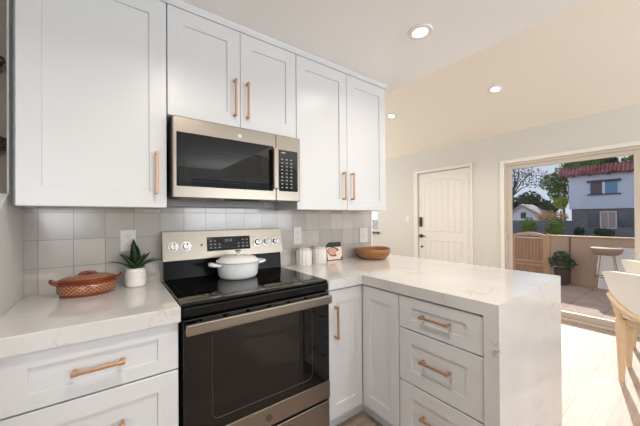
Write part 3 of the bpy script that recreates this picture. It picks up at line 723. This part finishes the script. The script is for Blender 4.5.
# small dark picture card leaning on the tile
t = thing('picture_card', 'small square picture card with dark top leaning on the tile', 'picture', (1.50, 1.835, CT + .0005), R(-8)); t.scale = (1.1, 1, 1.1)
t.rotation_euler = (R(-12), 0, R(-8))
bm = B(); box(bm, -.067, .067, -.006, .0, 0, .135, .001); obj('backing', bm, M['black_matte'], t)
mat('print_pink', (.62, .30, .22), .4); mat('print_peach', (.78, .62, .52), .4); mat('print_brown', (.16, .05, .04), .4)
def blob(cx, cz, rx, rz, y, m, name, n=22):
    bm = B(); prism(bm, [(cx + rx * math.cos(2 * PI * k / n) * (1 + .12 * math.sin(3 * 2 * PI * k / n)), cz + rz * math.sin(2 * PI * k / n)) for k in range(n)], 'y', y, y - .0006); obj(name, bm, m, t)
bm = B(); box(bm, -.065, .065, -.0068, -.0062, .003, .098); obj('print_ground', bm, M['print_peach'], t)
blob(-.012, .062, .050, .036, -.0070, M['print_brown'], 'print_shape'); blob(-.018, .064, .038, .028, -.0078, M['print_pink'], 'print_shape'); blob(.035, .045, .026, .022, -.0078, M['print_peach'], 'print_shape')
bm = B(); prism(bm, [(.045, .003), (.065, .003), (.065, .03)], 'y', -.0070, -.0076); obj('print_corner', bm, M['black_matte'], t)

# wooden bowl
bm = B(); lathe(bm, [(0, 0), (.085, 0), (.105, .008), (.128, .035), (.137, .075), (.136, .080), (.130, .080), (.120, .045), (.09, .018), (0, .012)], seg=56)
for v in bm.verts: v.co.z += .008 * max(0, v.co.z / .08) * (v.co.x / .137) ** 2
o = obj('wooden_bowl', bm, M['bowl_wood'], smooth=40); o.location = (1.815, 1.70, CT); o.scale = (1.09, 1.09, 1.06); tag(o, 'round brown wooden bowl on the peninsula counter', 'bowl')

# wall plates
def plate(x, z, label, kind, gangs=1, w_=.072, h_=.115):
    t = thing('outlet' if kind == 'o' else 'light_switch', label, 'outlet' if kind == 'o' else 'switch', (x, KW - .0092, z), 0, 'wall plates')
    bm = B(); box(bm, -w_ / 2, w_ / 2, -.005, 0, -h_ / 2, h_ / 2, .002, 2); obj('cover_plate', bm, M['white_plastic'], t)
    if kind == 'o':
        for cz in (-.024, .024):
            bm = B(); box(bm, -.017, .017, -.0065, -.0052, cz - .014, cz + .014, .001); r_ = obj('receptacle', bm, M['white_plastic'], t)
            bm = B(); box(bm, -.007, -.005, -.0069, -.0066, cz - .003, cz + .007); box(bm, .005, .007, -.0069, -.0066, cz - .003, cz + .007); box(bm, -.002, .002, -.0069, -.0066, cz - .010, cz - .006); obj('slots', bm, M['outlet_slot'], r_)
    else:
        bm = B(); box(bm, -.015, .015, -.008, -.0052, -.032, .032, .002); obj('rocker', bm, M['white_plastic'], t)
    return t
plate(.066, 1.152, 'white electrical outlet above the potted plant', 'o'); plate(1.15, 1.132, 'white outlet on the tile behind the canisters', 'o', h_=.13)
plate(1.868, 1.105, 'white light switch on the tile above the bowl', 's', w_=.1, h_=.135)
t = thing('light_switch', 'pale light switch on the beige wall left of the front door', 'switch', (FX - .0005, 3.265, 1.24), PI / 2 * -1, 'wall plates')
bm = B(); box(bm, -.036, .036, -.006, 0, -.058, .058, .002); obj('cover_plate', bm, M['trim_paint'], t)
bm = B(); box(bm, -.015, .015, -.009, -.0062, -.03, .03, .002); obj('rocker', bm, M['trim_paint'], t)

# recessed ceiling lights
def downlight(x, y, z, label, tiltx=0, power=10, spot=True):
    t = thing('recessed_light', label, 'light', (x, y, z), 0, 'recessed ceiling lights'); t.rotation_euler = (0, tiltx, 0)
    bm = B(); lathe(bm, [(.040, -.003), (.046, -.009), (.068, -.007), (.072, -.001), (.040, -.001)], seg=40); obj('trim_ring', bm, M['trim_paint'], t, smooth=40)
    bm = B(); lathe(bm, [(0, -.0035), (.0395, -.0035), (.0395, -.001), (0, -.001)], seg=32); obj('lens', bm, M['lens'], t)
    d = bpy.data.lights.new('lamp', 'AREA'); d.shape = 'DISK'; d.size = .075; d.energy = power; d.color = (1, .90, .78); d.spread = R(150)
    l = bpy.data.objects.new('lamp', d); C.objects.link(l); l.parent = t; l.location = (0, 0, -.012)
    return t
VZ = lambda x: 2.44 + VS * (FX - x)
va = math.atan(VS)
downlight(1.468, .985, HC, 'recessed light in the flat kitchen ceiling above peninsula', power=3)
downlight(3.432, 1.36, VZ(3.432), 'recessed light in the vaulted ceiling nearer the patio door', va)
downlight(3.249, 2.662, VZ(3.249), 'recessed light in the vaulted ceiling nearer the front door', va)
downlight(.35, .55, HC, 'recessed light in the kitchen ceiling over the range aisle', power=9)
downlight(1.468, -.6, HC, 'recessed light in the kitchen ceiling over the walkway', power=5)

# taupe stair wall seen past the end of the left wall
bm = B(); box(bm, -2.5, -.342, KW - .012, KW - .001, 0, HC - .001); noisy('stair_paint', (.30, .26, .225), (.33, .285, .25), (20, 20, 20), rough=.8); struct('wall_stair', bm, M['stair_paint'])
# dark twig wreaths on the stair wall, seen past the left wall
def wreath(z, label, dy=0):
    bm = B()
    for k in range(9):
        pts = []; r0 = .27 + random.uniform(-.02, .04); fv = random.uniform(.08, .36); ph = random.uniform(0, 6)
        for i in range(33):
            a = 2 * PI * i / 32; pts.append((r0 * math.cos(a) + .012 * math.sin(3 * a + ph), -.02 - .012 * math.sin(5 * a + ph) - .004 * k, fv * r0 * math.sin(a) + .012 * math.cos(4 * a + ph)))
        tube(bm, pts, .0045, 5, cap=False)
    o = obj('twig_basket', bm, M['wicker_dark'], smooth=True); o.location = (-.665, KW - .03, z); tag(o, label, 'wall decoration', 'dark twig wall decorations')
wreath(1.95, 'upper dark twig decoration on the stair wall left of the cabinets'); wreath(1.60, 'lower dark twig decoration on the stair wall left of the cabinets')

# ------------------------------------------------------------------ dining chairs
def chair(name, loc, rot, label):
    """barrel chair: faces -y locally; curved shell back in +y"""
    t = thing(name, label, 'chair', loc, rot, 'cream dining chairs')
    def arc(u, r=.285):  # u -1..1 round the back
        a = u * R(64); r += .04; return Vector((math.sin(a) * r, math.cos(a) * r - .03, 0))
    nu, nv = 28, 8
    def grid(off, lo_, hi_):
        g = []
        for i in range(nu + 1):
            u = -1 + 2 * i / nu; col_ = []
            top = hi_ - .03 * abs(u) ** 6; bot = lo_ - .01 + .14 * abs(u) ** 2
            if top - bot < .02: top = bot + .02
            for j in range(nv + 1):
                s = j / nv; p = arc(u, .285 + off + .02 * s); p.z = bot + (top - bot) * s; p.x *= .82 + .18 * min(1, (p.z - .5) / .34); col_.append(p)
            g.append(col_)
        return g
    bm = B(); g1, g2 = grid(0, .53, .845), grid(-.035, .53, .845)
    v1 = [[bm.verts.new(p) for p in c_] for c_ in g1]; v2 = [[bm.verts.new(p) for p in c_] for c_ in g2]
    for i in range(nu):
        for j in range(nv):
            bm.faces.new([v1[i][j], v1[i + 1][j], v1[i + 1][j + 1], v1[i][j + 1]]); bm.faces.new([v2[i][j], v2[i][j + 1], v2[i + 1][j + 1], v2[i + 1][j]])
        bm.faces.new([v1[i][nv], v1[i + 1][nv], v2[i + 1][nv], v2[i][nv]]); bm.faces.new([v1[i][0], v2[i][0], v2[i + 1][0], v1[i + 1][0]])
    for i in (0, nu):
        for j in range(nv): bm.faces.new([v1[i][j], v1[i][j + 1], v2[i][j + 1], v2[i][j]])
    o = obj('backrest', bm, M['fabric_cream'], t, smooth=60)
    bm = B(); lathe(bm, [(0, .479), (.22, .479), (.25, .485), (.258, .50), (.255, .52), (.235, .535), (0, .54)], seg=40, fy=.97); obj('seat', bm, M['fabric_cream'], t, smooth=60)
    # wooden band under the shell
    bm = B(); pts = []
    for i in range(25):
        u = -1 + 2 * i / 24; p = arc(u, .297); p.z = .508 + .14 * abs(u) ** 2; p.x *= .82 + .18 * (p.z - .5) / .34; pts.append(p)
    tube(bm, pts, .017, 8, sq=(.7, 1.3)); obj('back_rail', bm, M['chair_wood'], t, smooth=40, label='curved wooden rail')
    for sx_, sy_ in ((-1, 1), (1, 1), (-1, -1), (1, -1)):
        bm = B(); a = .175 * sx_
        yb = .15 * sy_
        tube(bm, [(a * 1.12 , yb * 1.1, .478), (a * 1.12, yb * 1.12, .40), (a * 1.12, yb * 1.16, .2), (a * 1.12, yb * 1.2, 0)], [.034, .033, .024, .017], 8)
        if sy_ > 0: pass
        obj('leg', bm, M['chair_wood'], t, smooth=40)
    for sx_ in (-1, 1):
        bm = B(); tube(bm, [(sx_ * .197, .168, .45), (sx_ * .225, .155, .55), (sx_ * .262, .128, .655)], [.02, .017, .013], 8); obj('back_post', bm, M['chair_wood'], t, smooth=40)
    bm = B(); box(bm, -.185, .185, -.17, .17, .435, .478, .004); obj('seat_frame', bm, M['chair_wood'], t)
    return t
chair('dining_chair', (3.31, .185, 0), R(90), 'cream upholstered dining chair with light wood legs, nearest the peninsula')
chair('dining_chair', (4.16, .17, 0), R(72), 'cream upholstered dining chair standing closer to the patio door')

# ------------------------------------------------------------------ outside
GZ = -.05
bm = B(); box(bm, FX + .12, 7.9, -4, 7, GZ - .1, GZ); struct('ground', bm, M['paver'])
bm = B(); box(bm, 7.9, 60, -30, 45, GZ - .12, GZ - .02); noisy('earth', (.30, .25, .20), (.38, .32, .26), (1, 1, 1), rough=.9); struct('ground', bm, M['earth'])
bm = B(); box(bm, 7.2, 7.32, -3.5, 1.86, GZ, .86); o = obj('patio_wall', bm, M['stucco_tan'])
tag(o, 'tan stucco patio wall behind the bar stool', 'wall')
bm = B(); box(bm, 7.17, 7.35, -3.5, 1.86, .86, .885, .004); obj('wall_cap', bm, M['gate_wood'], o)
bm = B(); box(bm, 7.18, 7.199, 1.545, 1.565, GZ, .86); obj('seam_post', bm, M['bark'], o)
bm = B(); box(bm, 7.12, 7.195, -3.4, 1.165, GZ, .71, .004); tag(obj('planter_bench', bm, M['stucco_white']), 'low white stucco ledge along the patio wall behind bar stool', 'ledge')
# gate
t = thing('patio_gate', 'arched tan wooden patio gate with vertical slats', 'gate', (7.22, 2.24, GZ))
def gz(y): return .985 - .07 * ((y) / .32) ** 2
for a in (-.31, .25):
    bm = B(); box(bm, 0, .05, a, a + .06, 0, gz(a + .03) - .03, .003); obj('stile', bm, M['gate_wood'], t)
bm = B(); n = 12
prism(bm, [(-.31 + .62 * i / n, gz(-.31 + .62 * i / n)) for i in range(n + 1)] + [(.31 - .62 * i / n, gz(.31 - .62 * i / n) - .05) for i in range(n + 1)], 'x', -.005, .055); obj('arched_rail', bm, M['gate_wood'], t)
for za, zb in ((.84, .87), (.34, .39), (.27, .31), (.03, .10)):
    bm = B(); box(bm, .0, .05, -.25, .25, za, zb, .003); obj('rail', bm, M['gate_wood'], t)
bm = B()
for i in range(8): box(bm, .015, .035, -.249 + i * .0625, -.192 + i * .0625, .05, .86)
obj('slat_panel', bm, M['slat_wood'], t)
bm = B(); box(bm, 7.19, 7.29, 1.865, 1.925, GZ, .90, .004); tag(obj('gate_post', bm, M['gate_wood']), 'tan wooden post between the gate and patio wall', 'post')
bm = B(); box(bm, 7.19, 7.29, 2.555, 2.62, GZ, .90, .004); box(bm, 7.2, 7.3, 2.62, 5.0, GZ, .88); tag(obj('patio_fence', bm, M['gate_wood']), 'tan wooden fence left of the patio gate', 'fence')

# foliage made of many small leaf blades
def leaves(bm, c, rad, n, size, hollow=.35, up_=0):
    c = Vector(c)
    for _ in range(n):
        while True:
            p = Vector((random.uniform(-1, 1), random.uniform(-1, 1), random.uniform(-1, 1)))
            if hollow < p.length < 1: break
        p = Vector((p.x * rad[0], p.y * rad[1], p.z * rad[2])) + c
        a = Vector((random.gauss(0, 1), random.gauss(0, 1), random.gauss(0, 1) + up_)).normalized(); b = a.cross(Vector((random.gauss(0, 1), random.gauss(0, 1), random.gauss(0, 1)))).normalized()
        s = size * random.uniform(.6, 1.3)
        bm.faces.new([bm.verts.new(p + a * s), bm.verts.new(p + b * s * .45), bm.verts.new(p - a * s), bm.verts.new(p - b * s * .45)])
def plant_obj(name, base, clumps, m, label, cat, trunk=None, size=.1, n=600, group=None, hollow=.35, core=True):
    t = thing(name, label, cat, base, 0, group); bm = B()
    vol = [c[1][0] * c[1][1] * c[1][2] for c in clumps]
    for (c, r), v in zip(clumps, vol):
        leaves(bm, c, r, int(n * (v / sum(vol)) ** 1), size, hollow)
        if core:
            q = bmesh.ops.create_icosphere(bm, subdivisions=2, radius=1)['verts']
            for vv in q:
                k = 1 + .25 * noise.noise(vv.co * 2.3 + Vector(c)); vv.co = Vector((vv.co.x * r[0] * .72 * k, vv.co.y * r[1] * .72 * k, vv.co.z * r[2] * .72 * k)) + Vector(c)
    obj('foliage', bm, m, t)
    if trunk:
        for tk in trunk:
            bm = B(); tube(bm, tk[0], tk[1], 8); obj('trunk' if tk is trunk[0] else 'branch', bm, M['bark'], t, smooth=True)
    return t
# potted shrub on the patio
t = plant_obj('potted_shrub', (7.0, 1.63, GZ), [((0, .0, .50), (.15, .16, .15)), ((0, .12, .42), (.1, .1, .12)), ((0, -.12, .40), (.1, .1, .1))], M['leaf_deep'], 'leafy green shrub in a dark pot against the patio wall', 'plant', None, .035, 420, core=False, hollow=0)
bm = B(); lathe(bm, [(0, 0), (.09, 0), (.13, .28), (.135, .31), (.12, .31), (.11, .27), (0, .27)], seg=28); obj('plant_pot', bm, M['wicker_dark'], t, smooth=40)
bm = B()
for k in range(7): a = k * .9; tube(bm, [(0.02 * math.cos(a), .02 * math.sin(a), .26), (.07 * math.cos(a), .09 * math.sin(a), .48)], .004, 5)
obj('stems', bm, M['bark'], t)

# bar stool
t = thing('bar_stool', 'round rattan bar stool with thin metal legs on the patio', 'stool', (6.82, .995, GZ), 0)
bm = B(); lathe(bm, [(0, .655), (.13, .65), (.18, .68), (.205, .74), (.203, .765), (.18, .775), (0, .77)], seg=36); obj('seat', bm, M['rattan'], t, smooth=50)
legs = [(-.1, .13), (-.1, -.13), (.12, .12), (.12, -.12)]
for lx, ly in legs:
    bm = B(); tube(bm, [(lx * .8, ly * .7, .66), (lx * 1.25, ly * 1.25, 0)], .007, 8); obj('leg', bm, M['rattan'], t)
bm = B(); q = [(-.115, .145), (-.115, -.145), (.135, -.135), (.135, .135), (-.115, .145)]; tube(bm, [(a * .97, b * .92, .27) for a, b in q], .008, 6, cap=False); obj('foot_ring', bm, M['bark'], t)

# neighbour's house
HX = 24
hs = thing('house', 'two-storey pale lilac house with red tile roof beyond the patio wall', 'house', (HX, 0, GZ - .02))
bm = B(); box(bm, 0, 3, -7, 5.2, 1.78, 3.95); obj('upper_wall', bm, M['stucco_lilac'], hs)
bm = B(); box(bm, .12, 3, -6.9, 5.1, 0, 1.78); obj('lower_wall', bm, M['stone_grey'], hs, label='dark grey lower storey wall')
bm = B(); n = 74
for i in range(n):
    y = 5.62 - i * .17
    for j in range(2):
        z1_ = 4.44 - j * .27; xo = .0 - j * .17
        tube(bm, [(xo + .08, y, z1_ + .02), (xo - .13, y, z1_ - .27)], .088, 8)
box(bm, -.05, 3, 5.62 - n * .17, 5.60, 3.955, 4.35); obj('tile_roof', bm, M['roof_tile'], hs, smooth=50)
for i in range(5):
    bm = B(); box(bm, -.3, 0, 4.9 - i * .8, 5.0 - i * .8, 3.82, 3.95); obj('rafter_tail', bm, M['bark'], hs)
w_ = None
bm = B(); box(bm, -.10, .0, 2.85, 4.32, 3.40, 3.53); box(bm, -.08, .0, 2.85, 4.30, 2.62, 2.69); wf = obj('window_surround', bm, M['window_trim_dark'], hs)
bm = B(); box(bm, -.04, -.001, 3.0, 3.52, 2.69, 3.40); obj('pane', bm, M['ext_pane'], wf)
bm = B(); box(bm, -.04, -.001, 3.64, 4.17, 2.69, 3.40); obj('pane', bm, M['curtain'], wf, label='window half with brown curtain')
bm = B(); box(bm, -.05, 0, 3.52, 3.64, 2.69, 3.40); obj('window_frame', bm, M['outside_white'], wf)
bm = B(); box(bm, .08, .119, 3.1, 3.72, .62, 1.56); lw = obj('pane', bm, M['pane_reflection'], hs); bm = B()  # lower pane colour holds the pinkish reflection of its curtained window
for q in ((3.05, 3.1), (3.72, 3.77), (3.40, 3.43)): box(bm, .05, .119, q[0], q[1], .58, 1.6)
box(bm, .05, .119, 3.05, 3.77, 1.56, 1.62); box(bm, .05, .119, 3.05, 3.77, .55, .62); obj('window_frame', bm, M['outside_white'], hs)
bm = B(); box(bm, .08, .119, 3.8, 4.3, .7, 1.5); obj('pane', bm, M['side_pane'], hs); bm = B(); box(bm, .08, .119, 2.45, 3.0, .7, 1.5); obj('pane', bm, M['side_pane'], hs)
# grey boundary wall, small white house, hedges and trees
bm = B(); box(bm, 17.0, 17.2, 3.6, 16, GZ - .02, 1.06); tag(obj('boundary_wall', bm, M['block_grey']), 'grey block wall beyond the gate below the trees', 'wall')
bm = B(); box(bm, 12.0, 12.2, -9, 4.6, GZ - .02, .60); tag(obj('garden_wall', bm, M['stone_grey']), 'low dark stone garden wall in front of the lilac house', 'wall')
t = thing('cottage', 'small white gabled house far beyond the gate', 'house', (22, 7.1, GZ - .02))
bm = B(); prism(bm, [(-.85, 0), (.85, 0), (.85, 1.35), (0.1, 2.0), (-.85, 1.35)], 'x', 0, 2); obj('gable_wall', bm, M['outside_white'], t)
bm = B(); prism(bm, [(.1, 2.17), (-1.25, 1.27), (-1.25, 1.12), (.1, 2.0), (1.0, 1.22), (1.0, 1.37)], 'x', -.15, 2.1); obj('roof', bm, M['roof_small'], t)
bm = B(); box(bm, -.02, 0, -.15, .15, 1.2, 1.6); obj('gable_vent', bm, M['window_trim_dark'], t)
plant_obj('round_shrub', (14.6, 4.52, GZ), [((0, 0, .92), (.34, .32, .36)), ((0, 0, .45), (.3, .3, .4))], M['leaf_green'], 'clipped round green shrub nearer the gate, left one of two', 'shrub', [([(0, 0, 0), (0, 0, .5)], .04)], .05, 900, 'clipped round shrubs')
plant_obj('round_shrub', (14.6, 3.60, GZ), [((0, 0, .86), (.38, .36, .4)), ((0, 0, .4), (.33, .33, .4))], M['leaf_green'], 'clipped round green shrub under the pink flowers, right one of two', 'shrub', [([(0, 0, 0), (0, 0, .5)], .04)], .05, 1100, 'clipped round shrubs')
plant_obj('flowering_bush', (17.9, 4.75, GZ), [((0, 0, 1.36), (.4, .55, .28)), ((0, -.5, 1.25), (.4, .35, .25)), ((0, -.1, .8), (.4, .7, .4))], M['leaf_pink'], 'pink and yellow flowering bush over the grey wall', 'bush', [([(0, 0, 0), (0, 0, 1.2)], .05)], .055, 1500, core=False, hollow=0)
for (y, r, lb) in ((4.55, .26, 'narrow low dark hedge clump by the lilac house, left of window'), (3.45, .50, 'wide low dark hedge clump below the lower house window')):
    plant_obj('low_hedge', (23.2, y, GZ), [((0, 0, .32), (.3, r, .3))], M['leaf_deep'], lb, 'hedge', None, .07, 400, 'low hedges')
plant_obj('evergreen_hedge', (30.6, 9.9, GZ), [((0, .9, 2.2), (.8, .9, .95)), ((0, -.5, 2.45), (.8, 1.15, 1.2)), ((0, -1.7, 2.0), (.8, .9, .8))], M['leaf_deep'], 'dark evergreen mass behind the small white house', 'tree', [([(0, 0, 0), (0, 0, 2)], .15)], .13, 2600)
plant_obj('leafy_tree', (28.5, 6.4, GZ), [((0, .7, 4.0), (1, .9, .8)), ((0, -.4, 4.7), (1, 1.1, .8)), ((0, .3, 3.2), (.9, .8, .8)), ((0, -1.1, 5.1), (1, .9, .5))], M['leaf_green'], 'loose green tree beside the tile roof', 'tree', [([(0, 0, 0), (0, .1, 2), (0, 0, 4)], [.10, .08, .04]), ([(0, 0, 2.4), (0, .8, 4)], [.05, .02])], .11, 3400, core=False, hollow=0)
plant_obj('yellow_shrub', (26.3, 6.15, GZ), [((0, 0, 2.3), (.4, .40, .45))], M['leaf_yellow'], 'bright yellow-green shrub left of the lilac house', 'shrub', [([(0, 0, 0), (0, 0, 1.7)], .06)], .12, 420, core=False, hollow=0)
plant_obj('roofline_tree', (34, 6.1, GZ), [((0, .5, 5.8), (1, 1.2, .75)), ((0, -1.0, 5.9), (1, 1.0, .7))], M['leaf_deep'], 'dark green tree crown rising behind the tile roof', 'tree', [([(0, 0, 0), (0, 0, 5.4)], .2)], .15, 2200)
plant_obj('roofline_tree', (34, 2.7, GZ), [((0, .3, 5.95), (1, 1.0, .55))], M['leaf_green'], 'light green tree crown rising behind the roof, by door mullion', 'tree', [([(0, 0, 0), (0, 0, 5.4)], .2)], .15, 500, core=False, hollow=0)
br = [([(0, .6, 0), (0, .5, 2), (0, .4, 3.2)], [.14, .11, .08])]
for k in range(12):
    a = R(random.uniform(-60, 60)); l_ = random.uniform(1.2, 2.2); p0 = Vector((0, .4, random.uniform(2.8, 3.4))); p1 = p0 + Vector((random.uniform(-.5, .5), math.sin(a) * l_, math.cos(a) * l_)); md_ = (p0 + p1) / 2 + Vector((0, random.uniform(-.2, .2), .15))
    br.append(([p0, md_, p1], [.06, .04, .02]))
plant_obj('purple_tree', (25.4, 8.5, GZ), [((0, .4, 4.7), (1, 1.3, 1.2)), ((0, -1.0, 4.2), (.8, .9, .8))], M['leaf_purple'], 'sparse purplish tree with bare branches against the sky', 'tree', br, .085, 1100, core=False, hollow=0)
